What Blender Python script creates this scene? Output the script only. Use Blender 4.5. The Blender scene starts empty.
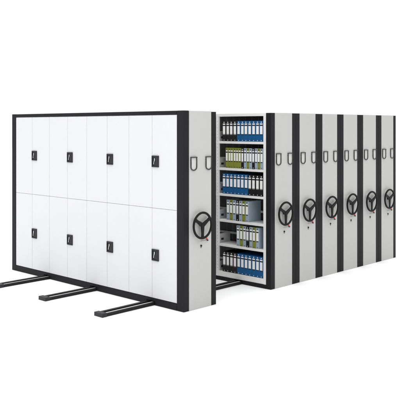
import bpy, bmesh, math, random
from mathutils import Vector, Matrix
R = math.radians
random.seed(7)
sc = bpy.context.scene
COL = sc.collection

# ---------------------------------------------------------------- camera
cam_d = bpy.data.cameras.new('camera')
cam = bpy.data.objects.new('camera', cam_d)
COL.objects.link(cam)
cam.location = (-5.8365, -5.8374, 2.1074)
cam.rotation_euler = (R(90), 0, R(-46.2723))
cam_d.sensor_width = 36
cam_d.lens = 725.6 / 400 * 36
cam_d.shift_y = -72.67 / 400
cam_d.clip_end = 500
sc.camera = cam

# ---------------------------------------------------------------- studio light
w = bpy.data.worlds.new('World')
sc.world = w
w.use_nodes = True
wn = w.node_tree
bg = wn.nodes['Background']
tcw = wn.nodes.new('ShaderNodeTexCoord')
def wnode(kind, **kw):
    n = wn.nodes.new(kind)
    for k, v in kw.items(): setattr(n, k, v)
    return n
# invented light by direction: white beyond the cabinets, dimmer behind the camera, bright overhead
dt = wnode('ShaderNodeVectorMath', operation='DOT_PRODUCT')
dt.inputs[1].default_value = (0.7226, 0.6912, 0.0)
wn.links.new(tcw.outputs['Generated'], dt.inputs[0])
m1 = wnode('ShaderNodeMapRange', interpolation_type='SMOOTHSTEP')
for k, v in zip(('From Min', 'From Max', 'To Min', 'To Max'), (0.45, 0.90, 0.30, 1.06)): m1.inputs[k].default_value = v
wn.links.new(dt.outputs['Value'], m1.inputs['Value'])
sx = wnode('ShaderNodeSeparateXYZ')
wn.links.new(tcw.outputs['Generated'], sx.inputs[0])
m2 = wnode('ShaderNodeMapRange', interpolation_type='SMOOTHSTEP')
for k, v in zip(('From Min', 'From Max', 'To Min', 'To Max'), (0.30, 0.85, 0.0, 1.9)): m2.inputs[k].default_value = v
wn.links.new(sx.outputs['Z'], m2.inputs['Value'])
ad = wnode('ShaderNodeMath', operation='ADD')
wn.links.new(m1.outputs['Result'], ad.inputs[0]); wn.links.new(m2.outputs['Result'], ad.inputs[1])
wn.links.new(ad.outputs[0], bg.inputs[1])
bg.inputs[0].default_value = (1, 1, 1, 1)

def area(name, loc, target, size, size_y, power, color=(1, 1, 1)):
    d = bpy.data.lights.new(name, 'AREA')
    d.shape = 'RECTANGLE'
    d.size, d.size_y, d.energy, d.color = size, size_y, power, color
    o = bpy.data.objects.new(name, d)
    COL.objects.link(o)
    o.location = loc
    o.rotation_euler = (Vector(target) - Vector(loc)).to_track_quat('-Z', 'Y').to_euler()
    return o
area('softbox_door_side', (-7.5, 4.5, 4.0), (0, 1.8, 1.0), 4, 4, 82)
area('softbox_end_side', (-2.2, -4.0, 4.6), (0.9, 0, 1.0), 2.0, 2.0, 42)

sc.view_settings.view_transform = 'Standard'
sc.view_settings.look = 'None'
sc.view_settings.exposure = 0
sc.view_settings.gamma = 1
sc.cycles.max_bounces = 10
sc.cycles.diffuse_bounces = 6

# ---------------------------------------------------------------- materials
def mat(name, col, rough=0.5, metal=0.0, noise=0.0, nscale=60, bump=0.0, bscale=400, spec=0.5):
    m = bpy.data.materials.new(name)
    m.use_nodes = True
    nt = m.node_tree
    b = nt.nodes['Principled BSDF']
    b.inputs['Roughness'].default_value = rough
    b.inputs['Metallic'].default_value = metal
    b.inputs['Specular IOR Level'].default_value = spec
    b.inputs['Base Color'].default_value = (*col, 1)
    tc = nt.nodes.new('ShaderNodeTexCoord')
    if noise:
        n = nt.nodes.new('ShaderNodeTexNoise')
        n.inputs['Scale'].default_value = nscale
        n.inputs['Detail'].default_value = 5
        nt.links.new(tc.outputs['Object'], n.inputs['Vector'])
        r = nt.nodes.new('ShaderNodeMapRange')
        r.inputs['From Min'].default_value = 0.3
        r.inputs['From Max'].default_value = 0.7
        r.inputs['To Min'].default_value = 1 - noise
        r.inputs['To Max'].default_value = 1 + noise
        nt.links.new(n.outputs['Fac'], r.inputs['Value'])
        mx = nt.nodes.new('ShaderNodeVectorMath')
        mx.operation = 'SCALE'
        mx.inputs[0].default_value = col
        nt.links.new(r.outputs['Result'], mx.inputs['Scale'])
        nt.links.new(mx.outputs['Vector'], b.inputs['Base Color'])
    if bump:
        n2 = nt.nodes.new('ShaderNodeTexNoise')
        n2.inputs['Scale'].default_value = bscale
        n2.inputs['Detail'].default_value = 2
        nt.links.new(tc.outputs['Object'], n2.inputs['Vector'])
        bp = nt.nodes.new('ShaderNodeBump')
        bp.inputs['Strength'].default_value = bump
        bp.inputs['Distance'].default_value = 0.002
        nt.links.new(n2.outputs['Fac'], bp.inputs['Height'])
        nt.links.new(bp.outputs['Normal'], b.inputs['Normal'])
    return m

M = {
 'floor': mat('studio_floor', (0.94, 0.94, 0.94), 0.9, noise=0.01, nscale=3, spec=0.1),
 'door': mat('door_white', (0.685, 0.688, 0.703), 0.45, noise=0.012, nscale=90, bump=0.12, bscale=220),
 'jamb': mat('door_gap', (0.75, 0.75, 0.77), 0.6),
 'panel': mat('panel_grey', (0.485, 0.485, 0.48), 0.55, noise=0.015, nscale=70, bump=0.18, bscale=260),
 'frame': mat('frame_charcoal', (0.0135, 0.0137, 0.0152), 0.55, noise=0.06, nscale=40, bump=0.15, bscale=300, spec=0.14),
 'steel': mat('shelf_steel', (0.80, 0.80, 0.79), 0.45, noise=0.02, nscale=30),
 'cheek': mat('steel_shade_grey', (0.42, 0.42, 0.42), 0.5, noise=0.06, nscale=25),  # shelf steel darkened: interior shade put into the colour; also the release lever
 'dark': mat('dark_interior', (0.012, 0.012, 0.013), 0.6),
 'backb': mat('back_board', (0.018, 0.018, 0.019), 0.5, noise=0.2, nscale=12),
 'rib': mat('back_rib', (0.045, 0.045, 0.047), 0.4),
 'wheel': mat('wheel_black', (0.008, 0.008, 0.0075), 0.5, noise=0.08, nscale=60, spec=0.15),
 'latch': mat('latch_black', (0.022, 0.022, 0.024), 0.45, spec=0.25),
 'chrome': mat('chrome', (0.62, 0.62, 0.62), 0.28, metal=1.0),
 'wire': mat('holder_metal', (0.045, 0.045, 0.045), 0.35, metal=0.6),
 'card': mat('holder_card', (0.56, 0.56, 0.55), 0.6),
 'red': mat('red_knob', (0.85, 0.06, 0.02), 0.35),
 'rail': mat('rail_black', (0.012, 0.012, 0.013), 0.5, noise=0.1, nscale=20, spec=0.2),
 'track': mat('track_steel', (0.66, 0.66, 0.66), 0.4, metal=0.2),
 'blue': mat('binder_blue', (0.005, 0.090, 0.245), 0.5, noise=0.05, nscale=80, spec=0.25),
 'black': mat('binder_black', (0.010, 0.010, 0.011), 0.5, noise=0.08, nscale=80, spec=0.25),
 'olive': mat('binder_olive', (0.21, 0.235, 0.03), 0.5, noise=0.05, nscale=80),
 'pale': mat('binder_pale_blue', (0.31, 0.39, 0.47), 0.5, noise=0.04, nscale=80),
 'label': mat('label_white', (0.86, 0.86, 0.85), 0.6, noise=0.02, nscale=50),
 'lblack': mat('label_band_black', (0.012, 0.012, 0.012), 0.5),
 'lgrey': mat('label_foot_grey', (0.25, 0.23, 0.22), 0.5),
 'paper': mat('paper', (0.75, 0.74, 0.70), 0.8, noise=0.05, nscale=200),
 'ringl': mat('ring_pale', (0.75, 0.74, 0.72), 0.35),
 'ringd': mat('ring_dark', (0.03, 0.03, 0.03), 0.35),
}

# ---------------------------------------------------------------- helpers
class MB:
    def __init__(self):
        self.bm = bmesh.new(); self.mats = []
    def mi(self, m):
        if m not in self.mats: self.mats.append(m)
        return self.mats.index(m)
    def _fin(self, fs, m, smooth=False):
        i = self.mi(m)
        for f in fs: f.material_index = i; f.smooth = smooth
    def box(self, x0, x1, y0, y1, z0, z1, m):
        v = [self.bm.verts.new(p) for p in [(x0,y0,z0),(x1,y0,z0),(x1,y1,z0),(x0,y1,z0),(x0,y0,z1),(x1,y0,z1),(x1,y1,z1),(x0,y1,z1)]]
        fs = [self.bm.faces.new([v[i] for i in q]) for q in ((0,3,2,1),(4,5,6,7),(0,1,5,4),(1,2,6,5),(2,3,7,6),(3,0,4,7))]
        self._fin(fs, m); return self
    def prism(self, pts, axis, a, b, m):
        """closed outline in the plane across axis, extruded from a to b"""
        def P(p, t):
            if axis == 'y': return (p[0], t, p[1])
            if axis == 'x': return (t, p[0], p[1])
            return (p[0], p[1], t)
        va = [self.bm.verts.new(P(p, a)) for p in pts]; vb = [self.bm.verts.new(P(p, b)) for p in pts]
        n = len(pts)
        fs = [self.bm.faces.new(va), self.bm.faces.new(vb[::-1])]
        for i in range(n):
            fs.append(self.bm.faces.new((va[i], vb[i], vb[(i+1) % n], va[(i+1) % n])))
        self._fin(fs, m); return self
    def cyl(self, p0, p1, r0, m, r1=None, n=20):
        r1 = r0 if r1 is None else r1
        p0, p1 = Vector(p0), Vector(p1)
        d = (p1 - p0).normalized()
        u = d.orthogonal().normalized(); v = d.cross(u)
        A = [self.bm.verts.new(p0 + r0*(math.cos(t)*u + math.sin(t)*v)) for t in [2*math.pi*i/n for i in range(n)]]
        B = [self.bm.verts.new(p1 + r1*(math.cos(t)*u + math.sin(t)*v)) for t in [2*math.pi*i/n for i in range(n)]]
        caps = [self.bm.faces.new(A[::-1]), self.bm.faces.new(B)]
        side = [self.bm.faces.new((A[i], A[(i+1) % n], B[(i+1) % n], B[i])) for i in range(n)]
        self._fin(caps, m); self._fin(side, m, True); return self
    def tube(self, pts, r, m, n=8, closed=False):
        pts = [Vector(p) for p in pts]; N = len(pts); rings = []
        ax = None
        for i, p in enumerate(pts):
            a = pts[(i-1) % N] if closed or i > 0 else p
            b = pts[(i+1) % N] if closed or i < N-1 else p
            d = (b - a).normalized()
            u = Vector((0, 1, 0)) - d * d.y
            u.normalize(); v = d.cross(u)
            rings.append([self.bm.verts.new(p + r*(math.cos(t)*u + math.sin(t)*v)) for t in [2*math.pi*k/n for k in range(n)]])
        fs = []
        for i in range(N if closed else N-1):
            A, B = rings[i], rings[(i+1) % N]
            for k in range(n): fs.append(self.bm.faces.new((A[k], A[(k+1) % n], B[(k+1) % n], B[k])))
        self._fin(fs, m, True)
        if not closed:
            self._fin([self.bm.faces.new(rings[0][::-1]), self.bm.faces.new(rings[-1])], m)
        return self
    def build(self, name, parent=None, bevel=0.0, seg=2):
        bmesh.ops.recalc_face_normals(self.bm, faces=self.bm.faces)
        me = bpy.data.meshes.new(name); self.bm.to_mesh(me); self.bm.free()
        for m in self.mats: me.materials.append(M[m])
        o = bpy.data.objects.new(name, me); COL.objects.link(o)
        if parent: o.parent = parent
        if bevel:
            b = o.modifiers.new('bevel', 'BEVEL'); b.width = bevel; b.segments = seg
            b.limit_method = 'ANGLE'; b.angle_limit = R(40)
            b.harden_normals = False
        return o

def thing(name, loc, label, cat, group=None):
    o = bpy.data.objects.new(name, None); COL.objects.link(o)
    o.empty_display_size = 0.1
    o.location = loc; o['label'] = label; o['category'] = cat
    if group: o['group'] = group
    return o

def copy_tree(o, parent=None):
    c = o.copy(); COL.objects.link(c)
    if parent: c.parent = parent
    for ch in [k for k in bpy.data.objects if k.parent == o]: copy_tree(ch, c)
    return c

# ---------------------------------------------------------------- the setting
fl = MB().prism([(-60,-60),(60,-60),(60,60),(-60,60)], 'z', -0.1, 0.0, 'floor').build('floor')
fl['kind'] = 'structure'

# ---------------------------------------------------------------- dimensions (metres)
PITCH, WID, LEN, HT = 0.5444, 0.5414, 3.5956, 2.3
X2 = 1.5949                       # where the second cabinet starts
RAIL_Y = (0.56, 1.655, 2.70)
RAIL_W, RAIL_H = 0.135, 0.042
SHELF_TOP = (0.125, 0.504, 0.840, 1.197, 1.551, 1.917)

# ---------------------------------------------------------------- floor rails
RN = ['black floor rail with pale track groove nearest the wheel side, running under all the cabinets',
      'middle one of the black floor rails that stick out below the white doors',
      'farthest black floor rail, leaving the picture at its left edge']
for i, y in enumerate(RAIL_Y):
    t = thing('floor_rail', (-0.775, y, 0), RN[i], 'rail', 'floor rails under the cabinets')
    h = RAIL_W/2; L = 5.68
    b = MB()
    b.box(0.0, L, -h, h, 0.001, 0.014, 'rail')
    b.box(0.0, L, -h, -h+0.028, 0.014, RAIL_H-0.006, 'rail')
    b.box(0.0, L, h-0.044, h, 0.014, RAIL_H-0.004, 'rail')
    b.build('channel', t, 0.002)
    MB().box(0.012, L-0.012, -0.030, -0.008, 0.014, 0.033, 'track').build('track', t, 0.003)
    MB().box(-0.012, 0.055, -h-0.006, h+0.006, 0.0, RAIL_H+0.003, 'latch').build('end_stop', t, 0.003)
    MB().box(L-0.055, L+0.012, -h-0.006, h+0.006, 0.0, RAIL_H+0.003, 'latch').build('end_stop', t, 0.003)

# ---------------------------------------------------------------- cabinet pieces
def skirt(name, t, x0, x1, ztop, y0, y1, bevel):
    """black skirt down to the floor, notched over the rails; one connected outline"""
    pts = [(y0, 0.0)]
    for ry in RAIL_Y:
        a, b, z = ry - RAIL_W/2 - 0.006, ry + RAIL_W/2 + 0.006, RAIL_H + 0.004
        pts += [(a, 0.0), (a, z), (b, z), (b, 0.0)]
    pts += [(y1, 0.0), (y1, ztop), (y0, ztop)]
    return MB().prism(pts, 'x', x0, x1, 'frame').build(name, t, bevel)

def end_fittings(t):
    """grey end panel at Y=0 with card holders, handwheel, lever and lock"""
    p = MB().box(0.086, 0.457, -0.003, 0.03, 0.0, HT-0.002, 'panel').build('end_panel', t, 0.004, 3)
    for cx in (0.152, 0.404):
        wx, zt, zb = 0.047, 1.763, 1.612
        pts = [(cx-wx, zt), (cx+wx, zt), (cx+wx, zb+0.036)]
        for k in range(1, 8):
            a = math.pi * k / 8
            pts.append((cx + wx*math.cos(a), zb+0.036 - 0.036*math.sin(a)))
        pts.append((cx-wx, zb+0.036))
        b = MB().tube([(x, -0.013, z) for x, z in pts], 0.0065, 'wire', 8, True)
        b.box(cx-wx-0.002, cx+wx+0.002, -0.022, -0.003, zt-0.006, zt+0.003, 'wire')
        for sx in (-1, 1):
            b.cyl((cx+sx*wx, -0.002, zt-0.03), (cx+sx*wx, -0.013, zt-0.03), 0.004, 'wire', n=8)
        h = b.build('card_holder', t)
        q = [(cx + (x-cx)*0.93, zb + 0.075 + (z-zb-0.075)*0.95) for x, z in pts]
        MB().prism(q, 'y', -0.007, -0.0035, 'card').build('card', h)
    # handwheel
    cx, cz, Rr, yw = 0.262, 0.970, 0.1475, -0.046
    rim = MB().tube([(cx+Rr*math.cos(a), yw, cz+Rr*math.sin(a)) for a in [2*math.pi*k/48 for k in range(48)]], 0.0135, 'wheel', 12, True)
    wh = rim.build('handwheel', t)
    hb = MB().cyl((cx, -0.002, cz), (cx, -0.043, cz), 0.013, 'wheel')
    hb.cyl((cx, -0.042, cz), (cx, -0.058, cz), 0.030, 'wheel', r1=0.026, n=28)
    hb.build('hub', wh, 0.003)
    for a in (R(31), R(149), R(270)):
        d = Vector((math.cos(a), math.sin(a))); n = Vector((-d.y, d.x)); c = Vector((cx, cz))
        o = [c+n*0.027, c+d*0.05+n*0.023, c+d*0.10+n*0.0175, c+d*Rr+n*0.022, c+d*Rr-n*0.022, c+d*0.10-n*0.0175, c+d*0.05-n*0.023, c-n*0.027]
        MB().prism([(q.x, q.y) for q in o], 'y', yw+0.007, yw-0.007, 'wheel').build('spoke', wh, 0.003)
    # release lever with red knob
    b = MB().box(0.272, 0.382, -0.011, -0.004, 0.780, 0.785, 'cheek')
    b.cyl((0.380, -0.003, 0.783), (0.380, -0.022, 0.783), 0.009, 'wire', n=14)
    lv = b.build('release_lever', t, 0.0015)
    MB().cyl((0.372, -0.004, 0.801), (0.372, -0.020, 0.801), 0.008, 'red', n=18).build('red_knob', lv, 0.002)
    # lock
    b = MB().cyl((0.279, -0.003, 0.728), (0.279, -0.012, 0.728), 0.012, 'wheel', n=18)
    b.box(0.274, 0.284, -0.010, -0.0032, 0.704, 0.711, 'wire')
    b.build('lock', t, 0.001)

def shelving(t, x0, x1, first_bay_only=False, flip=False, shelves=True):
    """white steel shelving between the black posts, open face at x0 (or x1 when flipped)"""
    ymax = LEN-0.082
    bays = [0.082]
    n = 4; bw = (ymax - 0.082)/n
    ys = [0.082, 0.930, 1.797, 2.664, ymax]
    s = -1 if flip else 1
    f = x1 if flip else x0          # open face
    back = x0 if flip else x1
    def bx(mb, a, b, y0, y1, z0, z1, m):
        p, q = f + s*a, f + s*b
        mb.box(min(p, q), max(p, q), y0, y1, z0, z1, m)
    D = abs(back - f)
    # posts
    for i, y in enumerate(ys):
        y0, y1 = (y, y+0.042) if i == 0 else ((y-0.042, y) if i == 4 else (y-0.012, y+0.032))
        up = MB()
        bx(up, 0, 0.030, y0, y1, 0.055, HT-0.006, 'steel')
        bx(up, D-0.035, D-0.002, y0, y1, 0.055, HT-0.006, 'steel')
        ym = (y0+y1)/2
        for zb, zt in zip(SHELF_TOP, list(SHELF_TOP[1:])+[2.285]):   # low side cheek of each shelf
            pass
        # slotted holes on the face
        if i in (1, 2, 3):
            ym = y + 0.006
            z = 0.16
            while z < 2.2:
                bx(up, -0.0006, 0.001, ym-0.0025, ym+0.0025, z, z+0.008, 'latch')
                z += 0.045
        up.build('upright', t, 0)
        if i in (1, 2, 3) or i in (0, 4):
            for k, zb in enumerate(SHELF_TOP):
                ck = MB(); ym = y0 + 0.006
                # grey cheek plate, interior shade in its colour, with a dark grip slot
                bx(ck, 0.030, D/2-0.02 if shelves else D-0.04, ym-0.002, ym+0.002, zb, zb+0.130, 'cheek')
                bx(ck, 0.060, 0.112, ym-0.0045, ym+0.0045, zb+0.038, zb+0.066, 'dark')
                ck.build('side_cheek', t)
    # shelves
    for k, z in enumerate(SHELF_TOP + (2.294,)):
        mb = MB()
        y0, y1 = 0.125, ymax-0.043
        if k == 0:
            bx(mb, 0.002, 0.016, y0, y1, 0.055, z, 'steel')
            bx(mb, 0.016, D-0.004, y0, y1, z-0.02, z, 'steel')
        elif k == 6:
            bx(mb, -0.001, D-0.004, y0, y1, z-0.038, z, 'steel')
        else:
            bx(mb, 0.001, 0.016, y0, y1, z-0.032, z, 'steel')
            bx(mb, 0.016, D-0.006, y0, y1, z-0.014, z, 'steel')
        mb.build('top_board' if k == 6 else 'shelf', t, 0.002)
    # middle board and stop rails
    mb = MB()
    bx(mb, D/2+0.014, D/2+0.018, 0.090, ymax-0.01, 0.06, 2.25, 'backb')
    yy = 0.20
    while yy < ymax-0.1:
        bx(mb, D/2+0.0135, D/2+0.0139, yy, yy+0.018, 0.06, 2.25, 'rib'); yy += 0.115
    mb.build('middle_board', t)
    for z in SHELF_TOP:
        mb = MB(); bx(mb, D/2-0.004, D/2+0.013, 0.125, ymax-0.043, z+0.105, z+0.135, 'cheek')
        mb.build('stop_rail', t, 0.003)

def posts(t, front_w=0.082, front_face='x0'):
    # four black corner posts; the near ones carry the end panel
    for (x0, x1) in ((0.0, 0.084), (0.459, WID)):
        MB().box(x0, x1, 0.0, 0.081, 0.0, HT-0.004, 'frame').build('corner_post', t, 0.004)
        MB().box(x0, x1, LEN-0.081, LEN, 0.0, HT-0.004, 'frame').build('corner_post', t, 0.004)
    MB().box(0.086, 0.457, 0.034, 0.081, 0.05, HT-0.01, 'frame').build('end_backing', t)
    MB().box(0.086, 0.457, LEN-0.060, LEN-0.002, 0.0, HT-0.004, 'panel').build('end_panel', t, 0.004)

def base(t):
    for x in (0.0, WID-0.03):
        skirt('base_skirt', t, x, x+0.03, 0.054, 0.083, LEN-0.083, 0.0)

# ---------------------------------------------------------------- cabinet 1: closed long side with lockable doors
t = thing('shelving_cabinet', (0, 0, 0), 'foremost cabinet, its long side closed by white doors in a charcoal frame', 'cabinet', 'mobile shelving cabinets')
# door frame on X=0
posts_b = MB()
MB().box(0.0, 0.084, 0.0, 0.116, 0.0, HT, 'frame').build('corner_post', t, 0.006, 3)
MB().box(0.459, WID+0.003, 0.0, 0.081, 0.0, HT-0.008, 'frame').build('corner_post', t, 0.004)
MB().box(0.0, 0.084, 3.497, LEN, 0.0, HT, 'frame').build('corner_post', t, 0.006, 3)
MB().box(0.459, WID+0.003, LEN-0.081, LEN, 0.0, HT-0.004, 'frame').build('corner_post', t, 0.004)
MB().box(0.086, 0.457, 0.034, 0.081, 0.05, HT-0.01, 'frame').build('end_backing', t)
MB().box(0.086, 0.457, LEN-0.060, LEN-0.002, 0.0, HT-0.004, 'panel').build('end_panel', t, 0.004)
MB().box(0.0, 0.060, 0.117, 3.496, 2.256, HT-0.001, 'frame').build('top_rail', t, 0.005)
skirt('bottom_rail', t, 0.0, 0.060, 0.079, 0.117, 3.496, 0.003)
skirt('base_skirt', t, WID-0.03, WID, 0.054, 0.083, LEN-0.083, 0.0)
MB().box(0.0285, 0.040, 0.118, 3.495, 0.081, 2.254, 'jamb').build('door_backing', t)
Y = [3.495 - 0.42213*i for i in range(9)]
for r, (z0, z1, lz) in enumerate(((1.1512, 2.2515, 1.704), (0.0835, 1.1484, 0.596))):
    for i in range(8):
        y1, y0 = Y[i], Y[i+1]
        d = MB().box(0.006, 0.0275, y0+0.0018, y1-0.0018, z0, z1, 'door').build('door', t, 0.003, 2)
        if i % 2 == 1:
            a, c = y1-0.006-0.114, y1-0.006
            q = MB()
            q.box(-0.001, 0.006, a, c, lz-0.068, lz+0.068, 'latch')
            for (u0, u1, v0, v1) in ((a, c, lz+0.054, lz+0.068), (a, c, lz-0.068, lz-0.054), (a, a+0.014, lz-0.054, lz+0.054), (c-0.014, c, lz-0.054, lz+0.054)):
                q.box(-0.009, -0.001, u0, u1, v0, v1, 'latch')
            q.box(-0.006, -0.001, a+0.018, a+0.040, lz-0.05, lz+0.05, 'dark')
            q.build('latch', d, 0.0015)
            cy = a + 0.070
            lv = MB()
            tl = random.uniform(-0.003, 0.003)
            lv.prism([(cy-0.014+tl, lz+0.036), (cy-0.001+tl, lz+0.040), (cy+0.003+tl, lz+0.012), (cy+0.008, lz-0.010), (cy+0.012, lz-0.034), (cy+0.003, lz-0.036), (cy-0.001, lz-0.008), (cy-0.009+tl, lz+0.010)][::-1], 'x', -0.010, -0.003, 'chrome')
            lv.build('latch_lever', d, 0.002)
shelving(t, 0.045, WID, flip=True)
end_fittings(t)

# ---------------------------------------------------------------- cabinet 2: open shelves
t2 = thing('shelving_cabinet', (X2, 0, 0), 'cabinet with open shelves full of binders facing the gap, first of the row behind', 'cabinet', 'mobile shelving cabinets')
posts(t2); base(t2); shelving(t2, 0.0, WID); end_fittings(t2)

# ---------------------------------------------------------------- cabinets 3 to 7: closed up against each other
LB = ['grey-ended cabinet pushed right up against the one that holds the binders',
      'grey-ended cabinet in the closed row, third one counted from the open shelves',
      'grey-ended cabinet in the closed row, third one counted from the right end',
      'grey-ended cabinet next to last at the right end of the row',
      'last cabinet of the row, its narrow grey end panel at the far right']
base_t = thing('shelving_cabinet', (X2+PITCH, 0, 0), LB[0], 'cabinet', 'mobile shelving cabinets')
posts(base_t); base(base_t)
MB().box(0.010, WID-0.010, 0.083, LEN-0.083, 0.056, HT-0.008, 'backb').build('carcass', base_t)
end_fittings(base_t)
for k in range(1, 5):
    c = copy_tree(base_t)
    c.location = (X2 + PITCH*(k+1), 0, 0); c['label'] = LB[k]

# ---------------------------------------------------------------- binders
NAMES = {'blue': 'blue', 'black': 'black', 'olive': 'olive green', 'pale': 'pale blue'}
protos = {}
def binder_proto(col, wd):
    key = (col, round(wd, 4))
    h, dp = 0.276, 0.262
    o = bpy.data.objects.new('binder', None); COL.objects.link(o); o.empty_display_size = 0.05
    w2 = wd/2
    b = MB()
    b.box(0, 0.004, -w2, w2, 0, h, col)
    b.box(0.004, dp, -w2, -w2+0.0028, 0, h, col)
    b.box(0.004, dp, w2-0.0028, w2, 0, h, col)
    b.build('cover', o, 0.0012, 2)
    MB().box(0.006, dp-0.02, -w2+0.006, w2-0.010, 0.002, h-0.022, 'paper').build('paper_stack', o)
    lw = w2*0.66; off = w2*0.08
    lb = MB()
    for (f0, f1, m) in ((0.125, 0.185, 'label'), (0.185, 0.245, 'lblack'), (0.245, 0.640, 'label'), (0.640, 0.685, 'lblack' if col != 'black' else 'lgrey')):
        z1, z0 = h*(1-f0), h*(1-f1)
        lb.box(-0.0015, 0.0, -lw+off, lw+off, z0+0.0004, z1-0.0004, m)
    lb.build('spine_label', o)
    rm = 'ringl' if col in ('black', 'blue') else 'ringd'
    MB().cyl((0.0, off, h*0.935), (-0.002, off, h*0.935), 0.0085 if wd > 0.06 else 0.0075, rm, n=16).build('finger_ring', o)
    MB().cyl((0.0, off, h*0.055), (-0.0018, off, h*0.055), 0.0055, rm, n=14).build('rivet', o)
    return o

ORD = ['first', 'second', 'third', 'fourth', 'fifth', 'sixth', 'seventh', 'eighth']
ROWN = ['bottom shelf', 'second shelf from the bottom', 'third shelf from the bottom', 'third shelf from the top', 'second shelf from the top', 'top shelf']
rows = [  # shelf index, Y of left edge, Y of right edge, colours from left
    (5, 0.852, 0.135, ['black']*4 + ['blue']*7),
    (4, 0.796, 0.140, ['olive']*6 + ['black', 'pale', 'olive', 'pale', 'black', 'pale', 'olive', 'pale']),
    (3, 0.852, 0.135, ['blue']*7 + ['black']*4),
    (2, 0.778, 0.388, ['pale', 'olive', 'pale', 'black', 'pale', 'olive', 'pale']),
    (1, 0.597, 0.206, ['pale', 'olive', 'pale', 'black', 'pale', 'olive', 'pale']),
    (0, 0.852, 0.135, ['black']*4 + ['blue']*7),
]
for si, yl, yr, cols in rows:
    n = len(cols); p = (yl-yr)/n; seen = {}
    for i, c in enumerate(cols):
        wd = p - 0.0012
        key = (c, round(wd, 3))
        if key not in protos:
            protos[key] = binder_proto(c, wd); o = protos[key]
        else:
            o = copy_tree(protos[key])
        y = yl - p*(i+0.5)
        o.location = (X2 + 0.010 + random.uniform(0, 0.006), y, SHELF_TOP[si])
        k = seen.get(c, 0); seen[c] = k+1; tot = cols.count(c)
        if tot == 1:
            lab = 'only %s binder on the %s' % (NAMES[c], ROWN[si])
        else:
            lab = '%s %s binder from the left on the %s' % (ORD[k], NAMES[c], ROWN[si])
        o['label'] = lab; o['category'] = 'binder'; o['group'] = 'binders on the open shelves'
